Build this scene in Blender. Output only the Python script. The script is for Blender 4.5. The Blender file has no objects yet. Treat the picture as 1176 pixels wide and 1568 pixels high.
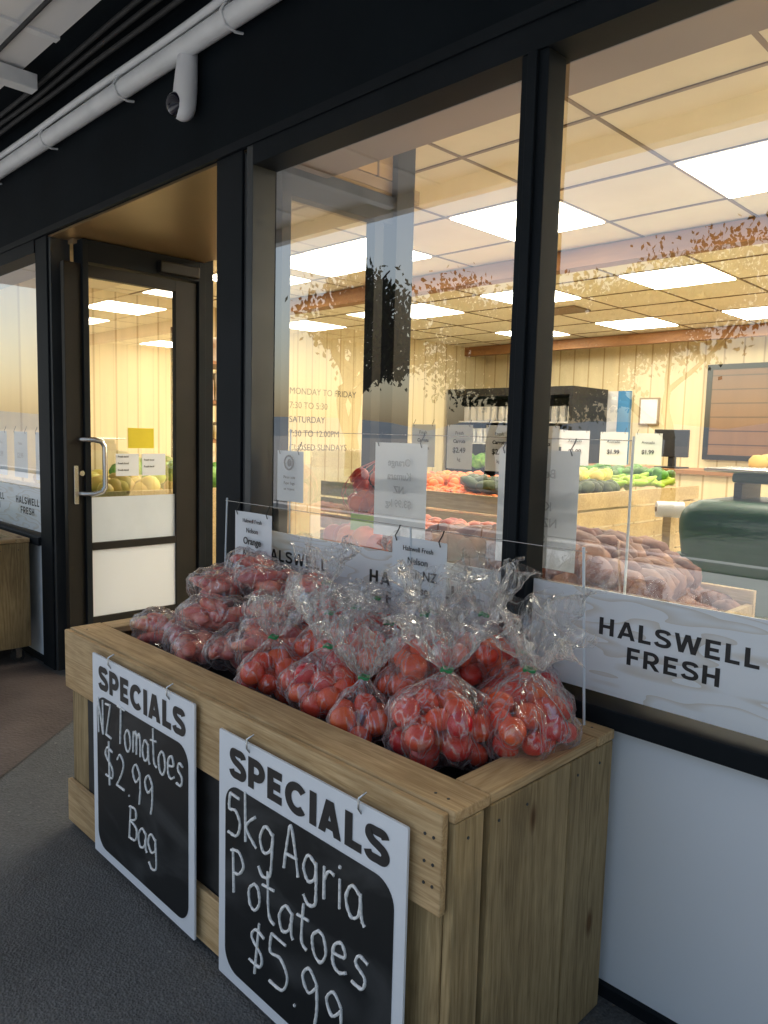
import bpy, bmesh, math, random
from mathutils import Vector, Matrix, Euler, noise
random.seed(7)
R=random.random
def U(a,b): return a+(b-a)*random.random()
scene=bpy.context.scene
COL=scene.collection

# ------------------------------------------------------------ materials
def newmat(name):
    m=bpy.data.materials.new(name); m.use_nodes=True
    nt=m.node_tree; nt.nodes.clear()
    o=nt.nodes.new('ShaderNodeOutputMaterial')
    return m,nt,o
def N(nt,t,**k):
    n=nt.nodes.new(t)
    for a,b in k.items():
        if a in n.inputs: n.inputs[a].default_value=b
        else: setattr(n,a,b)
    return n
def L(nt,a,b): nt.links.new(a,b)
def c4(c): return (c[0],c[1],c[2],1)
def pbr(name,col,rough=.5,metal=0,col2=None,scale=8,stretch=(1,1,1),bump=0,bscale=60,detail=4,coat=0,spec=.5,island=0,ramp=(.35,.65)):
    m,nt,o=newmat(name)
    p=N(nt,'ShaderNodeBsdfPrincipled'); L(nt,p.outputs[0],o.inputs[0])
    p.inputs['Roughness'].default_value=rough; p.inputs['Metallic'].default_value=metal
    p.inputs['Specular IOR Level'].default_value=spec; p.inputs['Coat Weight'].default_value=coat
    tc=N(nt,'ShaderNodeTexCoord'); mp=N(nt,'ShaderNodeMapping'); mp.inputs['Scale'].default_value=stretch
    L(nt,tc.outputs['Object'],mp.inputs[0])
    p.inputs['Base Color'].default_value=c4(col)
    out=None
    if col2:
        nz=N(nt,'ShaderNodeTexNoise'); nz.inputs['Scale'].default_value=scale; nz.inputs['Detail'].default_value=detail
        L(nt,mp.outputs[0],nz.inputs[0])
        r=N(nt,'ShaderNodeValToRGB'); r.color_ramp.elements[0].position=ramp[0]; r.color_ramp.elements[1].position=ramp[1]
        r.color_ramp.elements[0].color=c4(col); r.color_ramp.elements[1].color=c4(col2)
        L(nt,nz.outputs[0],r.inputs[0]); out=r.outputs[0]; L(nt,out,p.inputs['Base Color'])
    if island:
        g=N(nt,'ShaderNodeNewGeometry'); h=N(nt,'ShaderNodeHueSaturation')
        mr=N(nt,'ShaderNodeMapRange'); mr.inputs[3].default_value=1-island; mr.inputs[4].default_value=1+island
        mh=N(nt,'ShaderNodeMapRange'); mh.inputs[3].default_value=.5-island*.05; mh.inputs[4].default_value=.5+island*.05
        L(nt,g.outputs['Random Per Island'],mr.inputs[0]); L(nt,mr.outputs[0],h.inputs['Value'])
        L(nt,g.outputs['Random Per Island'],mh.inputs[0]); L(nt,mh.outputs[0],h.inputs['Hue'])
        if out: L(nt,out,h.inputs['Color'])
        else: h.inputs['Color'].default_value=c4(col)
        L(nt,h.outputs[0],p.inputs['Base Color'])
    if bump:
        b=N(nt,'ShaderNodeTexNoise'); b.inputs['Scale'].default_value=bscale; b.inputs['Detail'].default_value=5
        L(nt,mp.outputs[0],b.inputs[0])
        bn=N(nt,'ShaderNodeBump'); bn.inputs['Strength'].default_value=bump; bn.inputs['Distance'].default_value=.01
        L(nt,b.outputs[0],bn.inputs['Height']); L(nt,bn.outputs[0],p.inputs['Normal'])
    return m
def emis(name,col,s):
    m,nt,o=newmat(name); e=N(nt,'ShaderNodeEmission'); e.inputs[0].default_value=c4(col); e.inputs[1].default_value=s
    L(nt,e.outputs[0],o.inputs[0]); return m

def wood(name,axis,dark=(.30,.20,.095),light=(.50,.37,.19)):
    m,nt,o=newmat(name)
    p=N(nt,'ShaderNodeBsdfPrincipled'); L(nt,p.outputs[0],o.inputs[0]); p.inputs['Roughness'].default_value=.7
    p.inputs['Specular IOR Level'].default_value=.25
    tc=N(nt,'ShaderNodeTexCoord'); g=N(nt,'ShaderNodeNewGeometry')
    off=N(nt,'ShaderNodeVectorMath',operation='SCALE'); 
    cb=N(nt,'ShaderNodeCombineXYZ'); 
    for i in range(3): L(nt,g.outputs['Random Per Island'],cb.inputs[i])
    L(nt,cb.outputs[0],off.inputs[0]); off.inputs['Scale'].default_value=17
    ad=N(nt,'ShaderNodeVectorMath',operation='ADD'); L(nt,tc.outputs['Object'],ad.inputs[0]); L(nt,off.outputs[0],ad.inputs[1])
    mp=N(nt,'ShaderNodeMapping'); s=[9,9,9]; s[axis]=.55; mp.inputs['Scale'].default_value=s
    L(nt,ad.outputs[0],mp.inputs[0])
    nz=N(nt,'ShaderNodeTexNoise'); nz.inputs['Scale'].default_value=2; nz.inputs['Detail'].default_value=2; nz.inputs['Distortion'].default_value=.6
    L(nt,mp.outputs[0],nz.inputs[0])
    mu=N(nt,'ShaderNodeMath',operation='MULTIPLY'); mu.inputs[1].default_value=13; L(nt,nz.outputs[0],mu.inputs[0])
    fr=N(nt,'ShaderNodeMath',operation='PINGPONG'); fr.inputs[1].default_value=1; L(nt,mu.outputs[0],fr.inputs[0])
    fn=N(nt,'ShaderNodeTexNoise'); fn.inputs['Scale'].default_value=30; fn.inputs['Detail'].default_value=4; L(nt,mp.outputs[0],fn.inputs[0])
    ml=N(nt,'ShaderNodeMath',operation='MULTIPLY_ADD'); L(nt,fr.outputs[0],ml.inputs[0]); ml.inputs[1].default_value=.38; L(nt,fn.outputs[0],ml.inputs[2])
    r=N(nt,'ShaderNodeValToRGB'); r.color_ramp.elements[0].position=.3; r.color_ramp.elements[1].position=1.0
    r.color_ramp.elements[0].color=c4(light); r.color_ramp.elements[1].color=c4(dark)
    L(nt,ml.outputs[0],r.inputs[0])
    vo=N(nt,'ShaderNodeTexVoronoi'); vo.inputs['Scale'].default_value=1
    mk=N(nt,'ShaderNodeMapping'); k=[6.5,6.5,6.5]; k[axis]=2.6; mk.inputs['Scale'].default_value=k; L(nt,ad.outputs[0],mk.inputs[0]); L(nt,mk.outputs[0],vo.inputs[0])
    kr=N(nt,'ShaderNodeValToRGB'); kr.color_ramp.elements[0].position=.05; kr.color_ramp.elements[1].position=.11
    kr.color_ramp.elements[0].color=(.4,.28,.2,1); kr.color_ramp.elements[1].color=(1,1,1,1); L(nt,vo.outputs['Distance'],kr.inputs[0])
    mx=N(nt,'ShaderNodeMix',data_type='RGBA',blend_type='MULTIPLY'); mx.inputs[0].default_value=1
    L(nt,r.outputs[0],mx.inputs[6]); L(nt,kr.outputs[0],mx.inputs[7])
    hs=N(nt,'ShaderNodeHueSaturation'); mr=N(nt,'ShaderNodeMapRange'); mr.inputs[3].default_value=.8; mr.inputs[4].default_value=1.12
    L(nt,g.outputs['Random Per Island'],mr.inputs[0]); L(nt,mr.outputs[0],hs.inputs['Value']); L(nt,mx.outputs[2],hs.inputs['Color'])
    wn=N(nt,'ShaderNodeTexNoise'); wn.inputs['Scale'].default_value=4; wn.inputs['Detail'].default_value=5; L(nt,tc.outputs['Object'],wn.inputs[0])
    wr=N(nt,'ShaderNodeMapRange'); wr.inputs[1].default_value=.3; wr.inputs[2].default_value=.7; wr.inputs[3].default_value=.74; wr.inputs[4].default_value=1.1; L(nt,wn.outputs[0],wr.inputs[0])
    m2=N(nt,'ShaderNodeMix',data_type='RGBA',blend_type='MULTIPLY'); m2.inputs[0].default_value=1; L(nt,hs.outputs[0],m2.inputs[6]); L(nt,wr.outputs[0],m2.inputs[7])
    L(nt,m2.outputs[2],p.inputs['Base Color'])
    bn=N(nt,'ShaderNodeBump'); bn.inputs['Strength'].default_value=.25; bn.inputs['Distance'].default_value=.004
    L(nt,fn.outputs[0],bn.inputs['Height']); L(nt,bn.outputs[0],p.inputs['Normal'])
    return m

M={}
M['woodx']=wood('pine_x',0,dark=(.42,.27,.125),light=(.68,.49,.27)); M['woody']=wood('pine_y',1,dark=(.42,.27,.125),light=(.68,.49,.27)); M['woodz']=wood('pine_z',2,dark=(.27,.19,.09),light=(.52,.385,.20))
M['woodlt']=wood('pine_interior',0,dark=(.5,.36,.16),light=(.72,.56,.3))
M['black']=pbr('black_aluminium',(.006,.009,.012),.6,col2=(.010,.013,.017),scale=3,bump=.02,bscale=200,spec=.15)
M['blackin']=pbr('bronze_aluminium',(.013,.012,.010),.5,col2=(.018,.016,.014),scale=3,spec=.22)
M['alu']=pbr('anodised_grey',(.05,.055,.06),.45,metal=.5,col2=(.07,.075,.08),scale=3)
M['fascia']=pbr('fascia_paint',(.004,.007,.010),.75,col2=(.006,.010,.014),scale=2.2,bump=.06,bscale=30,spec=.12)
M['bronze']=pbr('bronze_soffit',(.30,.20,.10),.38,metal=.55,col2=(.22,.15,.075),scale=1.2)
M['white']=pbr('white_panel',(.77,.81,.86),.35,col2=(.74,.785,.84),scale=1.5,bump=.015,bscale=8)
M['wpaint']=pbr('white_paint',(.82,.83,.84),.45,col2=(.70,.72,.73),scale=6,bump=.05,bscale=40)
M['soffit']=pbr('awning_soffit',(.80,.80,.80),.6,col2=(.72,.72,.73),scale=1.5,bump=.1,bscale=20)
M['plastic_w']=pbr('white_plastic',(.8,.81,.84),.3,col2=(.77,.78,.81),scale=5)
M['lens']=pbr('lens_black',(.006,.007,.02),.08,col2=(.01,.01,.03),scale=5,coat=.5)
M['steel']=pbr('brushed_steel',(.65,.65,.64),.25,metal=1,col2=(.55,.55,.54),scale=20,stretch=(1,1,.1))
M['darkrub']=pbr('rubber',(.02,.02,.02),.7,col2=(.03,.03,.03),scale=20)
M['chalk']=pbr('chalk_line',(.88,.89,.88),.9,col2=(.62,.63,.63),scale=120,ramp=(.45,.7))
M['signw']=pbr('sign_white',(.80,.84,.89),.4,col2=(.76,.80,.85),scale=4)
M['ink']=pbr('black_ink',(.012,.012,.014),.5,col2=(.02,.02,.022),scale=9)
M['inkg']=pbr('grey_ink',(.42,.44,.47),.6,col2=(.45,.47,.5),scale=9)
M['inkd']=pbr('dark_grey_ink',(.12,.11,.09),.6,col2=(.14,.13,.11),scale=9)
M['paper']=pbr('paper',(.80,.83,.86),.7,col2=(.75,.78,.81),scale=6,bump=.05,bscale=15)
M['paperb']=pbr('paper_back',(.66,.72,.78),.7,col2=(.61,.67,.73),scale=6,bump=.05,bscale=15)
M['yellow']=pbr('yellow_note',(.85,.68,.03),.7,col2=(.78,.62,.03),scale=6)
M['lightp']=emis('light_panel',(1,.93,.77),27)
M['ceil']=pbr('ceiling_tile',(.86,.78,.58),.9,col2=(.81,.73,.53),scale=3,bump=.15,bscale=150)
M['grid']=pbr('ceiling_grid',(.18,.12,.055),.6,col2=(.23,.15,.07),scale=5)
M['beam']=pbr('ceiling_beam',(.24,.10,.03),.55,col2=(.36,.17,.055),scale=3,stretch=(.3,4,4))
M['reveal']=pbr('window_reveal',(.24,.17,.10),.6,col2=(.30,.21,.12),scale=2)
M['floor']=pbr('shop_floor',(.42,.38,.31),.4,col2=(.48,.43,.36),scale=2)
M['red']=pbr('tomato_skin',(.66,.022,.010),.22,col2=(.74,.08,.018),scale=9,island=.2,coat=.3)
M['yam']=pbr('yam_skin',(.52,.055,.05),.4,col2=(.66,.22,.16),scale=25,island=.25)
M['kumara']=pbr('kumara_skin',(.15,.048,.03),.6,col2=(.34,.14,.075),scale=14,island=.35,bump=.4,bscale=40)
M['orange']=pbr('orange_skin',(.70,.10,.02),.45,col2=(.8,.20,.03),scale=12,island=.2,bump=.2,bscale=150)
M['redfruit']=pbr('red_fruit_skin',(.50,.03,.015),.4,col2=(.62,.09,.02),scale=12,island=.25)
M['carrot']=pbr('carrot_skin',(.85,.20,.02),.5,col2=(.75,.15,.02),scale=12,island=.2)
M['greenv']=pbr('cucumber_skin',(.04,.12,.015),.4,col2=(.10,.25,.03),scale=12,island=.3)
M['lime']=pbr('pepper_skin',(.28,.45,.03),.35,col2=(.40,.55,.05),scale=6,island=.3)
M['melon']=pbr('melon_skin',(.75,.50,.10),.5,col2=(.65,.55,.15),scale=6,island=.3)
M['avo']=pbr('avocado_skin',(.025,.04,.015),.5,col2=(.06,.08,.02),scale=12,island=.3,bump=.4)
M['leafv']=pbr('lettuce_leaf',(.10,.28,.03),.6,col2=(.3,.5,.1),scale=20,island=.3,bump=.5)
M['packs']=pbr('printed_packets',(.35,.22,.10),.6,col2=(.60,.52,.40),scale=9,island=.5)
M['tie']=pbr('green_tie',(.01,.22,.07),.4,col2=(.02,.3,.1),scale=9)
M['gbin']=pbr('green_bin_plastic',(.006,.065,.022),.4,col2=(.010,.08,.028),scale=3,spec=.3)
M['bark']=pbr('bark',(.012,.011,.010),.95,col2=(.022,.02,.018),scale=10,spec=.05)
M['leaf']=pbr('tree_leaf',(.022,.030,.014),.8,col2=(.035,.045,.018),scale=3,island=.4,spec=.05)
M['hill']=pbr('hill_scrub',(.10,.13,.16),.95,col2=(.13,.16,.18),scale=.02)
M['blue']=pbr('blue_paint',(.05,.22,.45),.5,col2=(.06,.25,.5),scale=3)
M['rust']=pbr('dry_leaf',(.25,.07,.02),.8,col2=(.3,.1,.03),scale=9)
M['concrete']=pbr('concrete',(.42,.43,.43),.85,col2=(.49,.50,.50),scale=1.5,bump=.2,bscale=40)  # kept pale so the added footpath throws more light back

def asphalt():
    m,nt,o=newmat('asphalt'); p=N(nt,'ShaderNodeBsdfPrincipled'); L(nt,p.outputs[0],o.inputs[0]); p.inputs['Roughness'].default_value=.6
    tc=N(nt,'ShaderNodeTexCoord')
    n1=N(nt,'ShaderNodeTexNoise'); n1.inputs['Scale'].default_value=1.3; n1.inputs['Detail'].default_value=7; n1.inputs['Roughness'].default_value=.65
    n2=N(nt,'ShaderNodeTexVoronoi'); n2.inputs['Scale'].default_value=150
    n3=N(nt,'ShaderNodeTexNoise'); n3.inputs['Scale'].default_value=60; n3.inputs['Detail'].default_value=3
    for n in (n1,n2,n3): L(nt,tc.outputs['Object'],n.inputs[0])
    r=N(nt,'ShaderNodeValToRGB'); e=r.color_ramp.elements; e[0].position=.3; e[0].color=(.066,.071,.073,1); e[1].position=.72; e[1].color=(.145,.151,.152,1)
    L(nt,n1.outputs[0],r.inputs[0])
    r2=N(nt,'ShaderNodeValToRGB'); e=r2.color_ramp.elements; e[0].position=0; e[0].color=(.65,.65,.65,1); e[1].position=1; e[1].color=(1.3,1.3,1.3,1)
    q=e.new(.93); q.color=(1.1,1.1,1.1,1); e[2].color=(2.4,2.35,2.2,1)
    L(nt,n2.outputs['Color'],r2.inputs[0])
    mx=N(nt,'ShaderNodeMix',data_type='RGBA',blend_type='MULTIPLY'); mx.inputs[0].default_value=1; L(nt,r.outputs[0],mx.inputs[6]); L(nt,r2.outputs[0],mx.inputs[7])
    L(nt,mx.outputs[2],p.inputs['Base Color'])
    ad=N(nt,'ShaderNodeMath',operation='ADD'); L(nt,n2.outputs['Distance'],ad.inputs[0]); L(nt,n3.outputs[0],ad.inputs[1])
    b=N(nt,'ShaderNodeBump'); b.inputs['Strength'].default_value=.6; b.inputs['Distance'].default_value=.004; L(nt,ad.outputs[0],b.inputs['Height']); L(nt,b.outputs[0],p.inputs['Normal'])
    return m
M['asphalt']=asphalt()
M['redpave']=pbr('red_pavement',(.066,.052,.046),.6,col2=(.12,.095,.084),scale=3,bump=.6,bscale=70,detail=7)

def boards(name,axis,base,line,w):
    m,nt,o=newmat(name); p=N(nt,'ShaderNodeBsdfPrincipled'); L(nt,p.outputs[0],o.inputs[0]); p.inputs['Roughness'].default_value=.55
    tc=N(nt,'ShaderNodeTexCoord'); sp=N(nt,'ShaderNodeSeparateXYZ'); L(nt,tc.outputs['Object'],sp.inputs[0])
    d=N(nt,'ShaderNodeMath',operation='DIVIDE'); d.inputs[1].default_value=w; L(nt,sp.outputs[axis],d.inputs[0])
    f=N(nt,'ShaderNodeMath',operation='PINGPONG'); f.inputs[1].default_value=.5; L(nt,d.outputs[0],f.inputs[0])
    r=N(nt,'ShaderNodeValToRGB'); e=r.color_ramp.elements; e[0].position=.02; e[0].color=c4(line); e[1].position=.06; e[1].color=c4(base); L(nt,f.outputs[0],r.inputs[0])
    nz=N(nt,'ShaderNodeTexNoise'); nz.inputs['Scale'].default_value=2; mp=N(nt,'ShaderNodeMapping'); s=[6,6,6]; s[2]=.4; mp.inputs['Scale'].default_value=s
    L(nt,tc.outputs['Object'],mp.inputs[0]); L(nt,mp.outputs[0],nz.inputs[0])
    mr=N(nt,'ShaderNodeMapRange'); mr.inputs[3].default_value=.82; mr.inputs[4].default_value=1.12; L(nt,nz.outputs[0],mr.inputs[0])
    mx=N(nt,'ShaderNodeMix',data_type='RGBA',blend_type='MULTIPLY'); mx.inputs[0].default_value=1; L(nt,r.outputs[0],mx.inputs[6]); L(nt,mr.outputs[0],mx.inputs[7])
    L(nt,mx.outputs[2],p.inputs['Base Color']); return m
M['wallx']=boards('yellow_boards_x',0,(.78,.65,.39),(.50,.36,.17),.22)
M['wally']=boards('yellow_boards_y',1,(.78,.65,.39),(.50,.36,.17),.22)
M['slats']=boards('dark_slats',2,(.20,.10,.045),(.05,.025,.01),.16)
M['bulk']=boards('bulkhead_boards',1,(.62,.40,.13),(.12,.06,.02),.14)

def bandmat():
    m,nt,o=newmat('sign_woodgrain_band'); p=N(nt,'ShaderNodeBsdfPrincipled'); L(nt,p.outputs[0],o.inputs[0]); p.inputs['Roughness'].default_value=.35
    tc=N(nt,'ShaderNodeTexCoord'); mp=N(nt,'ShaderNodeMapping'); mp.inputs['Scale'].default_value=(1.6,1,9); L(nt,tc.outputs['Object'],mp.inputs[0])
    nz=N(nt,'ShaderNodeTexNoise'); nz.inputs['Scale'].default_value=1.3; nz.inputs['Detail'].default_value=2; L(nt,mp.outputs[0],nz.inputs[0])
    mu=N(nt,'ShaderNodeMath',operation='MULTIPLY'); mu.inputs[1].default_value=9; L(nt,nz.outputs[0],mu.inputs[0])
    fr=N(nt,'ShaderNodeMath',operation='FRACT'); L(nt,mu.outputs[0],fr.inputs[0])
    r=N(nt,'ShaderNodeValToRGB'); e=r.color_ramp.elements; e[0].position=0; e[0].color=(.78,.81,.84,1); e[1].position=1; e[1].color=(.64,.61,.56,1)
    x=e.new(.65); x.color=(.76,.79,.82,1)
    L(nt,fr.outputs[0],r.inputs[0]); L(nt,r.outputs[0],p.inputs['Base Color']); return m
M['band']=bandmat()

def glassmat(name,base,power,tint=(.97,.98,.97)):
    m,nt,o=newmat(name)
    t=N(nt,'ShaderNodeBsdfTransparent'); t.inputs[0].default_value=c4(tint)
    g=N(nt,'ShaderNodeBsdfGlossy'); g.inputs['Roughness'].default_value=0.0; g.inputs[0].default_value=(1,1,1,1)
    lw=N(nt,'ShaderNodeLayerWeight'); lw.inputs[0].default_value=.5
    pw=N(nt,'ShaderNodeMath',operation='POWER'); pw.inputs[1].default_value=3; L(nt,lw.outputs['Facing'],pw.inputs[0])
    ma=N(nt,'ShaderNodeMath',operation='MULTIPLY_ADD'); ma.inputs[1].default_value=power; ma.inputs[2].default_value=base; L(nt,pw.outputs[0],ma.inputs[0])
    mx=N(nt,'ShaderNodeMixShader'); L(nt,ma.outputs[0],mx.inputs[0]); L(nt,t.outputs[0],mx.inputs[1]); L(nt,g.outputs[0],mx.inputs[2]); L(nt,mx.outputs[0],o.inputs[0])
    return m
M['glass']=glassmat('window_glass',.27,.7)

def film():
    m,nt,o=newmat('plastic_bag_film')
    t=N(nt,'ShaderNodeBsdfTransparent'); t.inputs[0].default_value=(.985,.985,.99,1)
    g=N(nt,'ShaderNodeBsdfGlossy'); g.inputs['Roughness'].default_value=.10
    df=N(nt,'ShaderNodeBsdfDiffuse'); df.inputs[0].default_value=(.92,.94,.96,1)
    tl=N(nt,'ShaderNodeBsdfTranslucent'); tl.inputs[0].default_value=(.92,.94,.96,1)
    tc=N(nt,'ShaderNodeTexCoord'); n=N(nt,'ShaderNodeTexNoise'); n.inputs['Scale'].default_value=17; n.inputs['Detail'].default_value=2; n.inputs['Distortion'].default_value=1.4
    mp=N(nt,'ShaderNodeMapping'); mp.inputs['Scale'].default_value=(1.3,1.3,.35); L(nt,tc.outputs['Object'],mp.inputs[0]); L(nt,mp.outputs[0],n.inputs[0])
    b=N(nt,'ShaderNodeBump'); b.inputs['Strength'].default_value=1; b.inputs['Distance'].default_value=.02; L(nt,n.outputs[0],b.inputs['Height'])
    for s in (g,df,tl): L(nt,b.outputs[0],s.inputs['Normal'])
    dd=N(nt,'ShaderNodeMixShader'); dd.inputs[0].default_value=.5; L(nt,df.outputs[0],dd.inputs[1]); L(nt,tl.outputs[0],dd.inputs[2])
    gd=N(nt,'ShaderNodeMixShader'); gd.inputs[0].default_value=.45; L(nt,g.outputs[0],gd.inputs[1]); L(nt,dd.outputs[0],gd.inputs[2])
    lw=N(nt,'ShaderNodeLayerWeight'); lw.inputs[0].default_value=.5; L(nt,b.outputs[0],lw.inputs['Normal'])
    pw=N(nt,'ShaderNodeMath',operation='POWER'); pw.inputs[1].default_value=2.4; L(nt,lw.outputs['Facing'],pw.inputs[0])
    sb=N(nt,'ShaderNodeMath',operation='SUBTRACT'); sb.inputs[1].default_value=.54; L(nt,n.outputs[0],sb.inputs[0])
    ab=N(nt,'ShaderNodeMath',operation='ABSOLUTE'); L(nt,sb.outputs[0],ab.inputs[0])
    st=N(nt,'ShaderNodeMapRange'); st.interpolation_type='SMOOTHSTEP'; st.inputs[1].default_value=0; st.inputs[2].default_value=.05; st.inputs[3].default_value=.34; st.inputs[4].default_value=0
    L(nt,ab.outputs[0],st.inputs[0])
    ma=N(nt,'ShaderNodeMath',operation='MULTIPLY_ADD'); ma.inputs[1].default_value=.6; L(nt,pw.outputs[0],ma.inputs[0]); L(nt,st.outputs[0],ma.inputs[2])
    m2=N(nt,'ShaderNodeMath',operation='ADD'); m2.inputs[1].default_value=.08; m2.use_clamp=True; L(nt,ma.outputs[0],m2.inputs[0])
    mx=N(nt,'ShaderNodeMixShader'); L(nt,m2.outputs[0],mx.inputs[0]); L(nt,t.outputs[0],mx.inputs[1]); L(nt,gd.outputs[0],mx.inputs[2]); L(nt,mx.outputs[0],o.inputs[0])
    return m
M['film']=film()

def boardmat():
    m,nt,o=newmat('chalkboard'); p=N(nt,'ShaderNodeBsdfPrincipled'); L(nt,p.outputs[0],o.inputs[0]); p.inputs['Roughness'].default_value=.45; p.inputs['Specular IOR Level'].default_value=.3
    tc=N(nt,'ShaderNodeTexCoord'); n=N(nt,'ShaderNodeTexNoise'); n.inputs['Scale'].default_value=2.6; n.inputs['Detail'].default_value=5; n.inputs['Distortion'].default_value=1.5
    mp=N(nt,'ShaderNodeMapping'); mp.inputs['Scale'].default_value=(1,1,2.2); mp.inputs['Rotation'].default_value=(0,.7,0); L(nt,tc.outputs['Object'],mp.inputs[0]); L(nt,mp.outputs[0],n.inputs[0])
    r=N(nt,'ShaderNodeValToRGB'); e=r.color_ramp.elements; e[0].position=.48; e[0].color=(.010,.012,.014,1); e[1].position=.85; e[1].color=(.075,.08,.084,1)
    L(nt,n.outputs[0],r.inputs[0]); L(nt,r.outputs[0],p.inputs['Base Color']); return m
M['cboard']=boardmat()

# ------------------------------------------------------------ helpers
def empty(name,loc=(0,0,0)):
    e=bpy.data.objects.new(name,None); e.empty_display_size=.1; COL.objects.link(e); e.location=loc; return e
def finish(o,par,mat=None):
    COL.objects.link(o)
    if mat: o.data.materials.append(M[mat] if isinstance(mat,str) else mat)
    if par: o.parent=par; o.matrix_parent_inverse=Matrix.Translation(par.location).inverted()
    return o
def mesh(name,v,f,par,mat,smooth=False):
    me=bpy.data.meshes.new(name); me.from_pydata(v,[],f); me.update()
    if smooth: me.polygons.foreach_set('use_smooth',[True]*len(me.polygons))
    return finish(bpy.data.objects.new(name,me),par,mat)
def multibox(name,L_,par,mat,bev=0):
    bm=bmesh.new()
    for (x0,x1,y0,y1,z0,z1) in L_:
        b2=bmesh.new(); bmesh.ops.create_cube(b2,size=1)
        for v in b2.verts: v.co=Vector((v.co.x*(x1-x0)+(x0+x1)/2,v.co.y*(y1-y0)+(y0+y1)/2,v.co.z*(z1-z0)+(z0+z1)/2))
        if bev: bmesh.ops.bevel(b2,geom=b2.edges[:],offset=bev,segments=2,profile=.5,affect='EDGES')
        t=bpy.data.meshes.new('t'); b2.to_mesh(t); b2.free(); bm.from_mesh(t); bpy.data.meshes.remove(t)
    me=bpy.data.meshes.new(name); bm.to_mesh(me); bm.free()
    return finish(bpy.data.objects.new(name,me),par,mat)
def box(name,x0,x1,y0,y1,z0,z1,par,mat,bev=0): return multibox(name,[(x0,x1,y0,y1,z0,z1)],par,mat,bev)
def tube(name,pts,r,par,mat,cyc=False,res=3,rs=None):
    cu=bpy.data.curves.new(name,'CURVE'); cu.dimensions='3D'; cu.bevel_depth=r; cu.bevel_resolution=res; cu.use_fill_caps=True
    segs=pts if isinstance(pts[0][0],(tuple,list,Vector)) else [pts]
    for k,s in enumerate(segs):
        sp=cu.splines.new('POLY'); sp.points.add(len(s)-1)
        for i,p in enumerate(s):
            sp.points[i].co=(p[0],p[1],p[2],1)
            if rs: sp.points[i].radius=rs[k][i]
        sp.use_cyclic_u=cyc; sp.use_smooth=True
    return finish(bpy.data.objects.new(name,cu),par,mat)
def text(name,s,loc,size,par,mat,rot=(math.pi/2,0,0),bold=0,align='LEFT',sx=1,ext=.0006):
    cu=bpy.data.curves.new(name,'FONT'); cu.body=s; cu.size=size; cu.offset=bold; cu.align_x=align; cu.extrude=ext; cu.resolution_u=4
    o=bpy.data.objects.new(name,cu); o.location=loc; o.rotation_euler=rot; o.scale=(sx,1,1)
    COL.objects.link(o); cu.materials.append(M[mat])
    if par: o.parent=par; o.matrix_parent_inverse=Matrix.Translation(par.location).inverted()
    return o
def crom(pts,n=7):
    if len(pts)<3: return [Vector((p[0],p[1],0)) for p in pts]
    out=[]; P=[pts[0]]+list(pts)+[pts[-1]]
    for i in range(1,len(P)-2):
        p0,p1,p2,p3=[Vector((q[0],q[1],0)) for q in P[i-1:i+3]]
        for k in range(n):
            t=k/n
            out.append(.5*((2*p1)+(-p0+p2)*t+(2*p0-5*p1+4*p2-p3)*t*t+(-p0+3*p1-3*p2+p3)*t**3))
    out.append(Vector((P[-2][0],P[-2][1],0))); return out
# block capitals built from flat strokes (unit cap height)
def capglyph(ch,w):
    h=w/2; T_=1-h
    arc=lambda cx,cy,rx,ry,a0,a1,n=14:[(cx+rx*math.cos(math.radians(a0+(a1-a0)*k/n)),cy+ry*math.sin(math.radians(a0+(a1-a0)*k/n))) for k in range(n+1)]
    if ch=='S':
        return .72,[crom([(.62,.76),(.55,.87),(.36,T_),(.16,.86),(.12,.70),(.22,.58),(.40,.51),(.57,.42),(.63,.28),(.55,.14),(.36,h),(.16,.13),(.08,.26)],6)]
    if ch=='P': return .74,[[(h+.03,0),(h+.03,1)],[(h+.03,T_),(.38,T_)]+arc(.38,(T_+.40)/2,.25,(T_-.40)/2,85,-85)+[(.38,.40),(h+.03,.40)]]
    if ch=='R': return .78,[[(h+.03,0),(h+.03,1)],[(h+.03,T_),(.38,T_)]+arc(.38,(T_+.42)/2,.24,(T_-.42)/2,85,-85)+[(.38,.42),(h+.03,.42)],[(.36,.42),(.66,0)]]
    if ch=='E': return .66,[[(h+.03,0),(h+.03,1)],[(h+.03,T_),(.62,T_)],[(h+.03,.5),(.56,.5)],[(h+.03,h),(.62,h)]]
    if ch=='F': return .64,[[(h+.03,0),(h+.03,1)],[(h+.03,T_),(.61,T_)],[(h+.03,.48),(.55,.48)]]
    if ch=='L': return .60,[[(h+.03,0),(h+.03,1)],[(h+.03,h),(.58,h)]]
    if ch=='I': return .26,[[(h+.03,0),(h+.03,1)]]
    if ch=='H': return .78,[[(h+.03,0),(h+.03,1)],[(.72-h,0),(.72-h,1)],[(h+.03,.5),(.72-h,.5)]]
    if ch=='A': return .80,[[(h,0),(.39,1)],[(.41,1),(.80-h,0)],[(.2,.28),(.6,.28)]]
    if ch=='W': return 1.10,[[(h,1),(.29,0)],[(.31,0),(.54,1)],[(.56,1),(.79,0)],[(.81,0),(1.10-h,1)]]
    if ch=='C': return .82,[arc(.45,.5,.45-h,.5-h,42,318,24)]
    return .3,[]
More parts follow.
